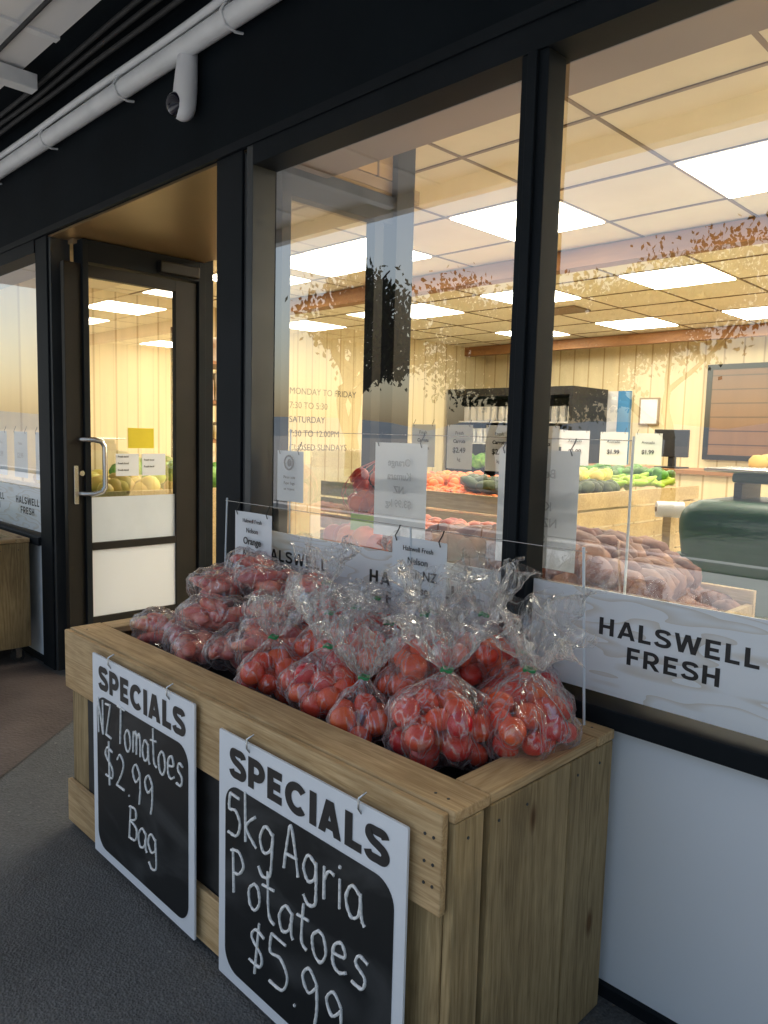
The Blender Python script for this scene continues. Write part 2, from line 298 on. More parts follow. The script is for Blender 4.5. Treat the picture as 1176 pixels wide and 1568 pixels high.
def block(name,s,x,z,H_,y,par,mat,w=.2,gap=.10,width=None,align='LEFT'):
    tot=sum(capglyph(c,w)[0] for c in s)+gap*(len(s)-1); sx=H_ if not width else width/tot
    cx=x-(tot*sx/2 if align=='CENTER' else 0); V=[];F=[]; cnt=0
    for ch in s:
        gw,st=capglyph(ch,w)
        for q in st:
            q=[(p[0],p[1]) for p in q]; o=len(V); n=len(q); cnt+=1
            for i in range(n):
                a=Vector(q[max(0,i-1)]); b=Vector(q[min(n-1,i+1)]); d=(b-a).normalized(); nn=Vector((-d.y,d.x))*w/2
                for sg in (1,-1):
                    px=q[i][0]+nn.x*sg; pz=q[i][1]+nn.y*sg
                    if n==2 and abs(d.x)<.9 and abs(d.x)>.05: pz=q[i][1]; px=q[i][0]+sg*-.5*w/abs(d.y)*.95
                    V.append((cx+px*sx,y-.00004*(cnt%5),z+pz*H_))
            for i in range(n-1): F.append((o+2*i,o+2*i+1,o+2*i+3,o+2*i+2))
        cx+=(gw+gap)*sx
    return mesh(name,V,F,par,mat)
_ico={}
def ico(n):
    if n not in _ico:
        bm=bmesh.new(); bmesh.ops.create_icosphere(bm,subdivisions=n,radius=1)
        _ico[n]=([v.co.copy() for v in bm.verts],[[v.index for v in f.verts] for f in bm.faces]); bm.free()
    return _ico[n]
def blobs(name,items,par,mat,sub=2,lump=.12,dimple=0):
    V=[];F=[]; iv,jf=ico(sub)
    for (loc,sc,eu) in items:
        Rm=Euler(eu).to_matrix(); off=len(V); sd=Vector((R()*50,R()*50,R()*50))
        for v in iv:
            k=1+lump*noise.noise(v*1.3+sd)
            if dimple: 
                d=max(0,v.z-.75)/.25; k-=dimple*d
            w=Vector((v.x*sc[0],v.y*sc[1],v.z*sc[2]))*k
            V.append(Vector(loc)+Rm@w)
        F+= [[i+off for i in f] for f in jf]
    return mesh(name,V,F,par,mat,True)
def heap(x0,x1,y0,y1,zf,r,n,asp=(1,1,1),var=.25,ok=None):
    out=[]
    while len(out)<n:
        x=U(x0,x1); y=U(y0,y1); s=r*U(1-var,1+var)
        if ok and not ok(x,y): continue
        z=zf(x,y)+U(-.3,.3)*r
        out.append(((x,y,z),(s*asp[0],s*asp[1],s*asp[2]),(U(-.5,.5),U(-.5,.5),U(0,6.28))))
    return out

# ------------------------------------------------------------ ground & surroundings
mesh('ground',[(-400,-400,0),(400,-400,0),(400,400,0),(-400,400,0)],[(0,1,2,3)],None,'asphalt')
mesh('red_pavement',[(-9,-2.4,.004),(-1.6,-2.4,.004),(-2.45,-1.1,.004),(-2.85,-.68,.004),(-3.2,-.28,.004),(-3.45,-.03,.004),(-3.45,.8,.004),(-3.85,.8,.004),(-3.85,-.05,.004),(-9,-.05,.004)],[(0,1,2,3,4,5,6,7,8,9)],None,'redpave')
mesh('bounce_footpath',[(-40,-6,.008),(30,-6,.008),(30,-2.5,.008),(-40,-2.5,.008)],[(0,1,2,3)],None,'concrete')  # added pale sheet behind the camera, bounces sunlight onto shopfront and soffit
box('kerb',-40,30,-6.16,-6.002,0,.11,None,'concrete',.015)
hv=[];hf=[]
for i in range(61):
    a=math.pi+ (i/60)*math.pi
    h=7+6*noise.noise(Vector((i*.17,3,0)))+4*noise.noise(Vector((i*.6,9,0)))
    for k,(rr,hh) in enumerate([(230,0),(290,h),(350,0)]):
        hv.append((rr*math.cos(a)*1,rr*math.sin(a),hh-.5))
for i in range(60):
    for k in range(2):
        a=i*3+k; hf.append((a,a+1,a+4,a+3))
mesh('distant_hills',hv,hf,None,'hill',True)

def tree(name,x,y,h,spread,seed,leaves=5000,trunk=.16,ls=.085,sc=.4,th=.2,rf=.64):
    random.seed(seed)
    par=empty(name,(x,y,0)); segs=[];rs=[];tips=[]
    def grow(p,d,ln,r,dep):
        pts=[p];rr=[r]; n=4
        for i in range(n):
            d=(d+Vector((U(-1,1),U(-1,1),U(-.3,.6)))*.2).normalized()
            p=p+d*ln/n; pts.append(p); rr.append(r*(1-.4*(i+1)/n))
            if dep>=3: tips.append((p,dep))
        segs.append(pts); rs.append(rr)
        if dep<6:
            for k in range(random.choice([2,3,3]) if dep<5 else 2):
                ax=Vector((U(-1,1),U(-1,1),U(-.35,.65))).normalized()
                nd=(d*.7+ax*spread).normalized()
                grow(pts[random.choice([-1,-1,-2])],nd,ln*U(.70,.86) if dep else h*.22,r*rf,dep+1)
    grow(Vector((x,y,0)),Vector((0,0,1)),h*th,trunk,0)
    tube('branches',segs,1,par,'bark',res=1,rs=rs)
    V=[];F=[]
    for i in range(leaves):
        p,_=random.choice(tips); c=p+Vector((U(-1,1),U(-1,1),U(-1,1)))*sc
        e=Euler((U(0,6),U(0,6),U(0,6))).to_matrix(); s=U(ls*.5,ls)
        o=len(V)
        for q in ((-1,0,0),(0,-.6,0),(1,0,0),(0,.6,0)): V.append(c+e@(Vector(q)*s))
        F.append((o,o+1,o+2,o+3))
    mesh('leaves',V,F,par,'leaf')
tree('street_tree',-17.0,-14,7.5,.95,11,leaves=4200,trunk=.30,ls=.12,th=.22,rf=.70)
tree('street_tree',-11.4,-13.5,6.0,1.0,5,leaves=11000,ls=.085,th=.2)
tree('street_tree',-6.6,-13,6.3,1.0,23,leaves=13000,ls=.08,th=.22)
random.seed(99)

# ------------------------------------------------------------ shop building
shop=empty('greengrocer_shop')
XL=-7.0; XR=3.5; YB=7.5; ZC=2.58
box('floor_slab',XL,XR,.06,YB,.006,.02,shop,'floor')
box('back_wall',XL,XR,YB,YB+.15,0,3.0,shop,'wallx')
box('end_wall',XL-.15,XL,0.06,YB+.15,0,3.0,shop,'wally')
box('right_wall',XR,XR+.15,0.06,YB+.15,0,3.0,shop,'wally')
box('roof',XL-.5,XR+.5,0.12,YB+.5,3.002,3.15,shop,'fascia')
box('ceiling',XL,XR,.3,YB,ZC,ZC+.05,shop,'ceil')
T=.68; gx=[-1.65+T*k for k in range(-8,8) if XL<-1.65+T*k<XR]; gy=[1.9+T*k for k in range(-2,9) if .3<1.9+T*k<YB]
multibox('ceiling_grid',[(x-.009,x+.009,.32,YB,ZC-.005,ZC-.001) for x in gx],shop,'grid')
multibox('ceiling_grid_cross',[(XL,XR,y-.009,y+.009,ZC-.006,ZC-.0005) for y in gy],shop,'grid')
lp=[]
for i in (-6,-4,-2,0,2,4,6):
    for j in (0,3,6):
        x=-1.65+T*i; y=1.9+T*j
        if XL<x and x+T<XR and y+T<YB: lp.append((x+.02,x+T-.02,y+.02,y+T-.02,ZC-.012,ZC-.007))
multibox('light_panels',lp,shop,'lightp')
box('ceiling_beam_near',XL,XR,3.0,3.12,ZC-.13,ZC-.0075,shop,'beam')
box('ceiling_beam_far',XL,XR,7.0,7.12,ZC-.13,ZC-.0075,shop,'beam')
box('ceiling_vent',-4.35,-3.95,4.9,5.2,ZC-.02,ZC-.0065,shop,'reveal')
box('fascia',XL-.5,XR+.5,-.03,.12,2.255,3.0,shop,'fascia')
box('fascia_strip',XL-.5,XR+.5,-.042,-.03,2.255,2.285,shop,'black')
box('window_head_left',XL,-4.14,-.035,.07,2.19,2.255,shop,'black')
box('window_head',-2.19,XR,-.035,.07,2.19,2.255,shop,'black')
box('head_reveal',-2.19,XR,.07,.29,2.225,2.60,shop,'reveal')
box('head_reveal_left',XL,-3.9,.07,.29,2.225,2.60,shop,'reveal')
multibox('posts',[(-4.14,-3.99,-.03,.09,0,2.255),(-2.42,-2.26,-.03,.09,0,2.255),(-1.11,-1.035,-.03,.045,.70,2.19),(.55,.63,-.03,.045,.70,2.19),(2.2,2.28,-.03,.045,.70,2.19),(-5.9,-5.8,-.03,.045,.70,2.19)],shop,'black',.003)
multibox('post_trim',[(-2.26,-2.225,-.02,.06,0,2.255),(-2.225,-2.19,-.035,.06,.70,2.255),(-3.99,-3.965,-.02,.08,0,2.255)],shop,'alu',.002)
multibox('mullion_cover',[(-1.086,-1.060,-.042,-.0305,.70,2.19)],shop,'black',.002)
multibox('sill',[(-2.19,XR,-.045,.08,.655,.70),(XL,-4.14,-.045,.08,.655,.70)],shop,'black',.003)
multibox('lower_panels',[(-2.19,-1.08,-.004,.05,.03,.65),(-1.07,.6,-.004,.05,.03,.65),(.61,XR,-.004,.05,.03,.65),(XL,-4.2,-.004,.05,.03,.65)],shop,'white')
multibox('plinth',[(-2.19,XR,-.02,.06,0,.03),(XL,-4.14,-.02,.06,0,.03)],shop,'black')
box('inner_lining',-2.19,XR,.052,.06,.03,.655,shop,'reveal')
def pane(name,x0,x1,z0,z1,y): mesh(name,[(x0,y,z0),(x1,y,z0),(x1,y,z1),(x0,y,z1)],[(0,1,2,3)],shop,'glass')
pane('window_glass_a',-2.19,-1.11,.70,2.19,.015); pane('window_glass_b',-1.035,.55,.70,2.19,.0152); pane('window_glass_c',.63,2.2,.7,2.19,.015)
pane('window_glass_left',-5.8,-4.14,.70,2.19,.015); pane('window_glass_far',XL,-5.9,.70,2.19,.015)
def band(x0,x1,z0,z1): box('sign_band',x0,x1,.004,.008,z0,z1,shop,'band')
band(-2.185,-1.112,.715,.955); band(-1.033,.548,.715,.955); band(-5.79,-4.15,.715,.955)
def brand(x):
    block('band_text','HALSWELL',x,.853,.040,.0032,shop,'ink',w=.19,gap=.12,width=.355)
    block('band_text','FRESH',x+.072,.797,.040,.0032,shop,'ink',w=.19,gap=.12,width=.21)
for x in (-2.17,-1.62,-.85,-.2,-5.15,-4.6): brand(x)
# ---- lobby
box('lobby_soffit',-3.99,-2.2,-.02,.80,2.245,2.2555,shop,'bronze')
box('lobby_roof',-3.99,-2.2,.125,.80,2.257,2.30,shop,'bronze')
door=empty('entrance_door',(-3.88,.4,0))
multibox('door_frame',[(-3.95,-3.84,.09,.12,0,2.24),(-3.95,-3.84,.755,.80,0,2.24),(-3.95,-3.84,.12,.755,2.13,2.24)],shop,'black',.002)
multibox('stiles_rails',[(-3.90,-3.86,.003,.13,.02,2.12),(-3.90,-3.86,.62,.75,.02,2.12),(-3.90,-3.86,.13,.62,2.06,2.12),(-3.90,-3.86,.13,.62,.65,.69),(-3.90,-3.86,.13,.62,.02,.29)],door,'blackin',.002)
mesh('glazing',[(-3.88,.13,.69),(-3.88,.62,.69),(-3.88,.62,2.06),(-3.88,.13,2.06)],[(0,1,2,3)],door,'glass')
box('kick_panel',-3.885,-3.872,.13,.62,.29,.65,door,'white')
box('frosted_band',-3.879,-3.876,.13,.62,.69,.93,door,'paperb')
tube('pull_handle',[(-3.86,.07,1.235),(-3.82,.075,1.235),(-3.80,.12,1.235),(-3.79,.155,1.225),(-3.787,.17,1.20),(-3.787,.17,.99),(-3.79,.155,.965),(-3.80,.12,.955),(-3.82,.075,.955),(-3.86,.07,.955)],.014,door,'steel')
box('lock_plate',-3.862,-3.852,.035,.06,.90,1.10,door,'steel',.003)
tube('lock_cylinder',[(-3.858,.075,1.06),(-3.845,.075,1.06)],.014,door,'steel')
box('door_closer',-3.855,-3.80,.50,.74,2.14,2.20,door,'blackin',.006)
box('door_note',-3.874,-3.872,.34,.49,1.19,1.30,door,'yellow')
multibox('door_papers',[(-3.874,-3.8725,.27,.40,1.04,1.16),(-3.874,-3.8725,.42,.56,1.04,1.16)],door,'paper')
for k in range(5):
    text('paper_line','Fresh local',(-3.871,.28+.15*(k%2),1.14-.018*k),.014,door,'ink',rot=(math.pi/2,0,math.pi/2))
multibox('lobby_side_frame',[(-2.24,-2.19,.09,.13,0,2.24),(-2.24,-2.19,.54,.59,0,2.13),(-2.25,-2.17,.64,.74,0,2.58),(-2.24,-2.19,.09,.64,2.13,2.24)],shop,'blackin',.002)
mesh('lobby_side_glass',[(-2.215,.13,.05),(-2.215,.54,.05),(-2.215,.54,2.13),(-2.215,.13,2.13)],[(0,1,2,3)],shop,'glass')
box('lobby_bulkhead',-2.225,-2.2,.125,.64,2.305,2.58,shop,'bulk')
box('lobby_back_bulkhead',-3.95,-2.25,.70,.74,2.305,2.58,shop,'wallx')
for k,s in enumerate(['MONDAY TO FRIDAY','7:30 TO 5:30','SATURDAY','7:30 TO 12.00PM','CLOSED SUNDAYS']):
    text('hours_text',s,(-2.2143,.15,1.44-.052*k),.034,shop,'inkd',rot=(math.pi/2,0,math.pi/2),ext=0)
box('left_inner_post',-3.97,-3.86,.80,.86,0,2.58,shop,'black')

# ---- awning
aw=empty('street_awning')
box('soffit_sheet',-9,4,-2.0,-.27,2.84,2.88,aw,'soffit')
box('gutter_front',-9,4,-2.08,-2.0,2.74,2.95,aw,'wpaint')
box('dark_gap',-9,4,-.27,-.031,2.86,2.9,aw,'fascia')
multibox('joint_strips',[(x-.02,x+.02,-2.0,-.27,2.828,2.84) for x in (-8,-6.8,-5.6,-4.4,-3.2,-2.0,-.8,.4,1.6,2.8)],aw,'wpaint')
multibox('rafters',[(-3.62,-3.55,-2.0,-.22,2.76,2.827),(-6.5,-6.43,-2.0,-.22,2.76,2.827),(-.35,-.28,-2.0,-.22,2.76,2.827)],aw,'wpaint',.004)
def wavy(y,z,amp,seed,x0=-9,x1=4):
    return [(x,y+amp*.5*noise.noise(Vector((x*.8,seed,1))),z+amp*noise.noise(Vector((x*.9,seed,0)))) for x in [x0+ (x1-x0)*i/90 for i in range(91)]]
tube('white_conduit',wavy(-.075,2.665,.004,1),.036,aw,'wpaint',res=5)
tube('white_conduit_small',[wavy(-.085,2.725,.012,2),wavy(-.06,2.745,.014,3),wavy(-.105,2.712,.012,5)],.013,aw,'wpaint')
tube('black_cables',[wavy(-.15,2.82,.02,8),wavy(-.19,2.82,.02,12),wavy(-.13,2.79,.03,19)],.010,aw,'darkrub')
tube('grey_cable',[wavy(-.42,2.815,.01,8),wavy(-.62,2.82,.008,12)],.008,aw,'darkrub')
for i in range(16):
    x=-8.5+i*.78
    tube('pipe_clip',[(x,-.03,2.70),(x,-.06,2.707),(x,-.1,2.703),(x,-.118,2.67),(x,-.1,2.632),(x,-.06,2.624),(x,-.03,2.63)],.005,aw,'wpaint')
# ---- security camera
CX=-2.56; CZ=2.535
sc=empty('security_camera',(CX,-.05,CZ))
def capsule(name,c,rx,ry,hz,par,mat,prof,n=28,lean=0):
    V=[];F=[]
    for (t,r) in prof:
        for i in range(n):
            a=2*math.pi*i/n
            V.append((c[0]+rx*r*math.cos(a),c[1]+ry*r*math.sin(a)+lean*t,c[2]+hz*t))
    for k in range(len(prof)-1):
        for i in range(n):
            F.append((k*n+i,k*n+(i+1)%n,(k+1)*n+(i+1)%n,(k+1)*n+i))
    return mesh(name,V,F,par,mat,True)
capsule('body',(CX,-.072,CZ),.048,.042,.122,sc,'plastic_w',[(-1,0.0),(-.98,.35),(-.92,.62),(-.82,.82),(-.65,.96),(-.4,1),(0,.97),(.5,.9),(.85,.84),(.95,.78),(.99,.6),(1.0,0)],lean=.010)
blobs('lens_dome',[((CX-.010,-.102,CZ-.070),(.038,.038,.044),(0,0,0))],sc,'lens',3,0)

# ------------------------------------------------------------ planter
def planter(par,x0,x1,y0,y1,zt,z0):
    w=.10
    multibox('top_rails',[(x0,x1,y0,y0+w,zt-.022,zt),(x0,x1,y1-.07,y1,zt-.022,zt)],par,'woodx',.003)
    multibox('top_side_rails',[(x1-.085,x1-.002,y0+w+.003,y1-.073,zt-.022,zt-.001),(x0+.002,x0+.085,y0+w+.003,y1-.073,zt-.022,zt-.001)],par,'woody',.003)
    multibox('front_boards',[(x0,x1-.012,y0-.018,y0-.001,zt-.19,zt-.004),(x0,x1-.012,y0-.016,y0-.001,z0+.02,z0+.16)],par,'woodx',.003)
    e=[]
    cuts=[y0+.004,y0+.085,y0+.105,y0+.375,y0+.379,y1-.003]
    for a,b in ((cuts[0],cuts[1]),(cuts[2],cuts[3]),(cuts[4],cuts[5])): e.append((x1-.022,x1-.001,a,b,z0,zt-.024))
    for a,b in ((cuts[0],cuts[1]),(cuts[2],cuts[3]),(cuts[4],cuts[5])): e.append((x0+.001,x0+.022,a,b,z0,zt-.024))
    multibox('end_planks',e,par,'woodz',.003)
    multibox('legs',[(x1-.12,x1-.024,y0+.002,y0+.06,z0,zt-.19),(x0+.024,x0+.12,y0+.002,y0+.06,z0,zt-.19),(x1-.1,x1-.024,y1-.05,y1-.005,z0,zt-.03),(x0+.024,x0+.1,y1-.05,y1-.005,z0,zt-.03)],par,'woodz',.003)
    multibox('inner_tray',[(x0+.03,x1-.03,y0+.06,y1-.06,zt-.10,zt-.08),(x0+.025,x1-.025,y0+.003,y0+.02,z0+.1,zt-.2),(x0+.025,x1-.025,y1-.02,y1-.006,z0+.1,zt-.03)],par,'darkrub')
    sc=[]
    for yy in (y0+.13,y0+.22,y1-.15,y1-.06,y0+.04): 
        for zz in (zt-.06,): sc.append([(x1-.002,yy,zz),(x1+.0005,yy,zz)])
    for xx in (x1-.03,x1-.05):
        for zz in (zt-.05,zt-.14,zt-.1): sc.append([(xx,y0-.0175,zz),(xx,y0-.0195,zz)])
    for xx in (x1-.04,x1-.07,x0+.06): sc.append([(xx,y0+.03,zt-.001),(xx,y0+.03,zt+.0006)]); sc.append([(xx,y1-.03,zt-.001),(xx,y1-.03,zt+.0006)])
    tube('screws',sc,.003,par,'alu')
pl=empty('wooden_produce_planter',(-1.57,-.3,0)); planter(pl,-2.37,-.77,-.60,-.045,.66,0.0)
pl2=empty('wooden_produce_planter',(-5.1,-.3,0)); planter(pl2,-5.85,-4.22,-.63,-.06,.69,.09)
def caster(x,y,par):
    tube('caster_wheel',[(x-.014,y,.037),(x+.014,y,.037)],.035,par,'darkrub',res=8)
    tube('caster_hub',[(x-.016,y,.037),(x+.016,y,.037)],.014,par,'steel',res=6)
    multibox('caster_fork',[(x-.022,x-.017,y-.015,y+.015,.03,.085),(x+.017,x+.022,y-.015,y+.015,.03,.085),(x-.03,x+.03,y-.03,y+.03,.0845,.09)],par,'steel')
for (x,y) in ((-4.27,-.12),(-4.27,-.57),(-5.8,-.57),(-5.8,-.12)): caster(x,y,pl2)
blobs('cabbages',heap(-5.7,-4.5,-.48,-.18,lambda x,y:.66,.07,40),pl2,'leafv',2,.2)

GL={
'5':(.55,[[(.5,.98),(.12,1)],[(.12,1),(.08,.62),(.35,.64),(.52,.38),(.38,.05),(.03,.02)]]),
'k':(.45,[[(.05,1),(.06,0)],[(.4,.62),(.08,.3),(.42,0)]]),
'g':(.5,[[(.44,.5),(.2,.6),(.04,.3),(.18,.05),(.4,.2),(.45,.55)],[(.45,.55),(.44,0),(.40,-.35),(.18,-.45),(.02,-.3)]]),
'A':(.52,[[(0,0),(.12,.55),(.27,1),(.40,.5),(.48,0)],[(.05,.33),(.47,.36)]]),
'r':(.36,[[(.05,.6),(.07,0)],[(.07,.38),(.18,.56),(.33,.55)]]),
'i':(.16,[[(.08,.58),(.08,0)],[(.08,.8),(.09,.84)]]),
'a':(.5,[[(.42,.5),(.2,.6),(.03,.3),(.15,.02),(.36,.15),(.42,.55)],[(.42,.55),(.43,.12),(.5,0)]]),
'P':(.48,[[(.08,1),(.06,0)],[(.0,.93),(.3,1.0),(.46,.75),(.28,.5),(.07,.46)]]),
'o':(.46,[[(.22,.6),(.04,.4),(.08,.08),(.26,.0),(.42,.25),(.36,.55),(.2,.6)]]),
't':(.38,[[(.18,.95),(.17,.15),(.34,0)],[(.0,.62),(.36,.66)]]),
'e':(.45,[[(.06,.3),(.38,.38),(.28,.6),(.08,.45),(.06,.12),(.22,0),(.42,.1)]]),
's':(.42,[[(.36,.55),(.15,.6),(.08,.42),(.32,.25),(.28,.03),(.02,.03)]]),
'$':(.5,[[(.42,.85),(.15,.9),(.05,.66),(.38,.4),(.36,.12),(.02,.1)],[(.24,1.1),(.22,-.12)]]),
'.':(.18,[[(.08,.03),(.09,.05)]]),
'9':(.48,[[(.40,.8),(.2,1),(.03,.75),(.18,.5),(.40,.75)],[(.40,.8),(.40,.3),(.34,-.05)]]),
'N':(.5,[[(.03,0),(.06,1)],[(.06,1),(.38,.02)],[(.38,.02),(.42,1)]]),
'Z':(.48,[[(.02,.97),(.4,1)],[(.4,1),(.03,.03)],[(.03,.03),(.45,0)]]),
'T':(.48,[[(.0,1),(.48,.98)],[(.24,1),(.22,0)]]),
'm':(.6,[[(.05,.58),(.05,0)],[(.05,.42),(.18,.6),(.26,.45),(.27,0)],[(.27,.42),(.4,.6),(.5,.4),(.52,0)]]),
'B':(.46,[[(.06,1),(.05,0)],[(.0,.95),(.3,.98),(.36,.72),(.07,.54)],[(.07,.54),(.42,.42),(.38,.06),(.03,.0)]]),
'2':(.5,[[(.04,.8),(.2,1),(.4,.8),(.3,.45),(.02,.02)],[(.02,.02),(.46,.02)]]),
' ':(.22,[]),
}
def chalk(par,s,x,z,h,y,sx=1,slant=0,drop=0,gap=.09,r=.0036,jit=.05):
    segs=[]; cx=0
    for ch in s:
        w,st=GL[ch]; jy=U(-jit,jit); js=U(.92,1.1); jr=U(-.1,.1)
        for q in st:
            pts=crom([(a*js+jr*b,b*js+jy) for a,b in q])
            segs.append([(x+(cx+p[0]+slant*p[1])*h*sx, y, z+p[1]*h+drop*cx*h) for p in pts])
        cx+=w+gap
    rs=[[U(.75,1.15) for _ in q] for q in segs]
    return tube('chalk_writing',segs,r,par,'chalk',res=1,rs=rs)
def rrect(name,x0,x1,z0,z1,rad,y,par,mat,th=.001):
    pts=[]
    for cx,cz,a0 in ((x1-rad,z1-rad,0),(x0+rad,z1-rad,90),(x0+rad,z0+rad,180),(x1-rad,z0+rad,270)):
        for k in range(9):
            a=math.radians(a0+k*90/8); pts.append((cx+rad*math.cos(a),cz+rad*math.sin(a)))
    n=len(pts); V=[(p[0],y-th,p[1]) for p in pts]+[(p[0],y,p[1]) for p in pts]
    F=[tuple(range(n))[::-1]]+[(i,(i+1)%n,n+(i+1)%n,n+i) for i in range(n)]
    return mesh(name,V,F,par,mat)
def special(x0,x1,z0,z1,y):
    par=empty('specials_chalkboard_sign',((x0+x1)/2,y,(z0+z1)/2))
    rrect('backing',x0,x1,z0,z1,.004,y,par,'signw',.005)
    rrect('chalk_panel',x0+.028,x1-.028,z0+.028,z1-.118,.05,y-.0055,par,'cboard',.0008)
    block('heading','SPECIALS',(x0+x1)/2,z1-.098,.070,y-.006,par,'ink',w=.25,gap=.09,width=(x1-x0)*.85,align='CENTER')
    for xx in (x0+.12,x1-.12):
        tube('hook',[(xx,y-.004,z1-.02),(xx,y-.012,z1-.008),(xx,y-.012,z1+.012),(xx+.004,y+.004,z1+.02)],.0022,par,'steel')
    return par
ys=-.63
s1=special(-1.445,-.845,.015,.615,ys)
yw=ys-.0075
chalk(s1,'5kg Agria',-1.405,.385,.104,yw,sx=.98)
chalk(s1,'Potatoes',-1.385,.245,.106,yw,sx=1.02)
chalk(s1,'$5.99',-1.32,.10,.112,yw,sx=1.15)
s2=special(-2.125,-1.555,.03,.64,ys)
chalk(s2,'NZ Tomatoes',-2.085,.415,.098,yw,sx=.84,r=.0033)
chalk(s2,'$2.99',-2.04,.285,.105,yw,sx=1.1,r=.0033)
chalk(s2,'Bag',-1.90,.165,.090,yw,sx=1.1,r=.0033)

# ------------------------------------------------------------ produce bags
def wrapfilm(name,c,spheres,par,seed,neck=True,zn=.1,tilt=(0,0),fl=.085,fh=.13,infl=1.2,pad=.003,rows=32,n=72):
    c=Vector(c); sd=seed*7.3; V=[];F=[]
    S=[(Vector(p)-c,r) for p,r in spheres]
    def rad(d):
        best=0;sup=0
        for p,r in S:
            b=p.dot(d); sup=max(sup,b+r); q=(r*infl)**2-(p.length_squared-b*b)
            if q>0: best=max(best,b+math.sqrt(q))
        return max(best,.86*sup)+pad
    nb=int(rows*.6) if neck else rows
    tmax=math.pi*.93 if neck else math.pi*.985
    for k in range(nb):
        th=.05+(tmax-.05)*k/(nb-1)
        for i in range(n):
            a=2*math.pi*i/n; d=Vector((math.sin(th)*math.cos(a),math.sin(th)*math.sin(a),-math.cos(th)))
            f2=noise.noise(Vector((math.cos(a)*5+sd,math.sin(a)*5,th*3.5))); f3=noise.noise(Vector((math.cos(a)*12+sd,math.sin(a)*12,th*8)))
            p=d*rad(d)*(1+.07*max(f2,-.2)+.05*f3)
            if neck:
                w=max(0,(th-math.pi*.50)/(math.pi*.43)); w2=w*w*(3-2*w)
                q=Vector((d.x/(math.sin(th)+1e-4)*.011,d.y/(math.sin(th)+1e-4)*.011,zn))
                pl_=1+.30*w*(1-w2)*math.sin(9*a+sd)+.20*w*(1-w2)*math.sin(17*a+2*sd+2*f2)
                p=Vector((p.x*pl_,p.y*pl_,p.z)).lerp(q,w2)
            V.append(c+p)
    tot=nb
    if neck:
        nf=rows-nb
        for k in range(1,nf+1):
            w=k/nf
            for i in range(n):
                a=2*math.pi*i/n
                fr=noise.noise(Vector((math.cos(a)*1.6+sd,math.sin(a)*1.6,w*1.5))); f2=noise.noise(Vector((math.cos(a)*5+sd,math.sin(a)*5,w*5)))
                r=.011+(fl-.011)*w**.7*(1+.75*fr+.3*math.sin(6*a+sd+2.5*fr+w)+.5*f2)
                r=max(r,.008)
                z=zn+fh*w*(1+.5*fr+.12*math.sin(5*a+sd*2))-.035*w*w*(r/fl)
                V.append(c+Vector((math.cos(a)*r+tilt[0]*fh*w,math.sin(a)*r*.8+tilt[1]*fh*w,z)))
        tot+=nf
    for k in range(tot-1):
        for i in range(n):
            F.append((k*n+i,k*n+(i+1)%n,(k+1)*n+(i+1)%n,(k+1)*n+i))
    return mesh(name,V,F,par,'film',True)
def tomato_bag(x,y,z,r=.1,seed=0,tilt=(0,0),fl=.085,fh=.13):
    random.seed(seed*13+5)
    par=empty('bag_of_tomatoes',(x,y,z)); it=[]
    hz=r*.66; tr=.030; tries=0; ex=U(.88,1.15); rot=U(0,3.1)
    while len(it)<28 and tries<3000:
        tries+=1
        a=U(0,6.28); q=math.sqrt(R())*(r-tr*.9); zz=U(-1,1)*max(.004,(hz-tr*.95))
        if (q/(r-tr*.9))**2+(zz/(hz-tr*.8+.001))**2>1.05: continue
        lx=q*math.cos(a)*ex; ly=q*math.sin(a)/ex
        p=Vector((x+lx*math.cos(rot)-ly*math.sin(rot),y+lx*math.sin(rot)+ly*math.cos(rot),z+zz))
        if all((p-Vector(o[0])).length>tr*1.6 for o in it):
            s=tr*U(.9,1.14); it.append((tuple(p),(s,s,s*.86),(U(-.8,.8),U(-.8,.8),0)))
    blobs('tomatoes',it,par,'red',3,.08,.12)
    zn=hz+.04
    wrapfilm('film',(x,y,z),[(o[0],o[1][0]) for o in it],par,seed,True,zn,tilt,fl,fh)
    tube('neck_tie',[(x+.012*math.cos(k*.7),y+.012*math.sin(k*.7),z+zn+.003*math.sin(k*2)) for k in range(10)],.0036,par,'tie')
    return par
def yam_bag(x,y,z,rx,ry,seed,rot=0):
    random.seed(seed*17+3)
    par=empty('bag_of_yams',(x,y,z)); it=[]; sp=[]
    c,s=math.cos(rot),math.sin(rot)
    for i in range(16):
        a=U(-.8,.8)*rx*.75; b=U(-.8,.8)*ry*.75; zz=U(-.028,.038); ra=rot+U(-.7,.7); ln=U(.045,.06); th=U(.018,.023)
        p=(x+a*c-b*s,y+a*s+b*c,z+zz)
        it.append((p,(ln,th,th),(U(-.15,.15),U(-.15,.15),ra)))
        for t in (-.65,0,.65): sp.append(((p[0]+t*ln*math.cos(ra),p[1]+t*ln*math.sin(ra),p[2]),th*1.05))
    blobs('yams',it,par,'yam',2,.2)
    wrapfilm('film',(x,y,z),sp,par,seed+40,False,infl=1.3,rows=24,n=56)
    return par
TB=[(-.995,-.365,.685,.125,1,(-.2,.1),0),(-.865,-.25,.70,.115,2,(.6,-.5),0),(-1.20,-.41,.65,.09,3,(0,0),0),(-1.36,-.38,.665,.115,4,(-.2,.2),0),(-1.57,-.39,.655,.10,5,(.1,.2),0),
    (-1.15,-.26,.69,.115,6,(.2,.1),0),(-1.34,-.19,.695,.115,7,(0,0),.07),(-1.52,-.24,.70,.11,8,(0,.2),.08),(-.96,-.14,.70,.11,9,(.1,0),0),(-1.08,-.13,.765,.105,10,(0,0),0),(-1.26,-.11,.735,.105,11,(.3,0),.06),(-1.47,-.11,.735,.105,12,(-.4,0),.06),(-1.64,-.15,.76,.10,13,(.1,0),0),(-1.37,-.28,.755,.10,14,(-.2,-.3),.07),(-1.17,-.24,.775,.09,15,(.2,.1),0)]
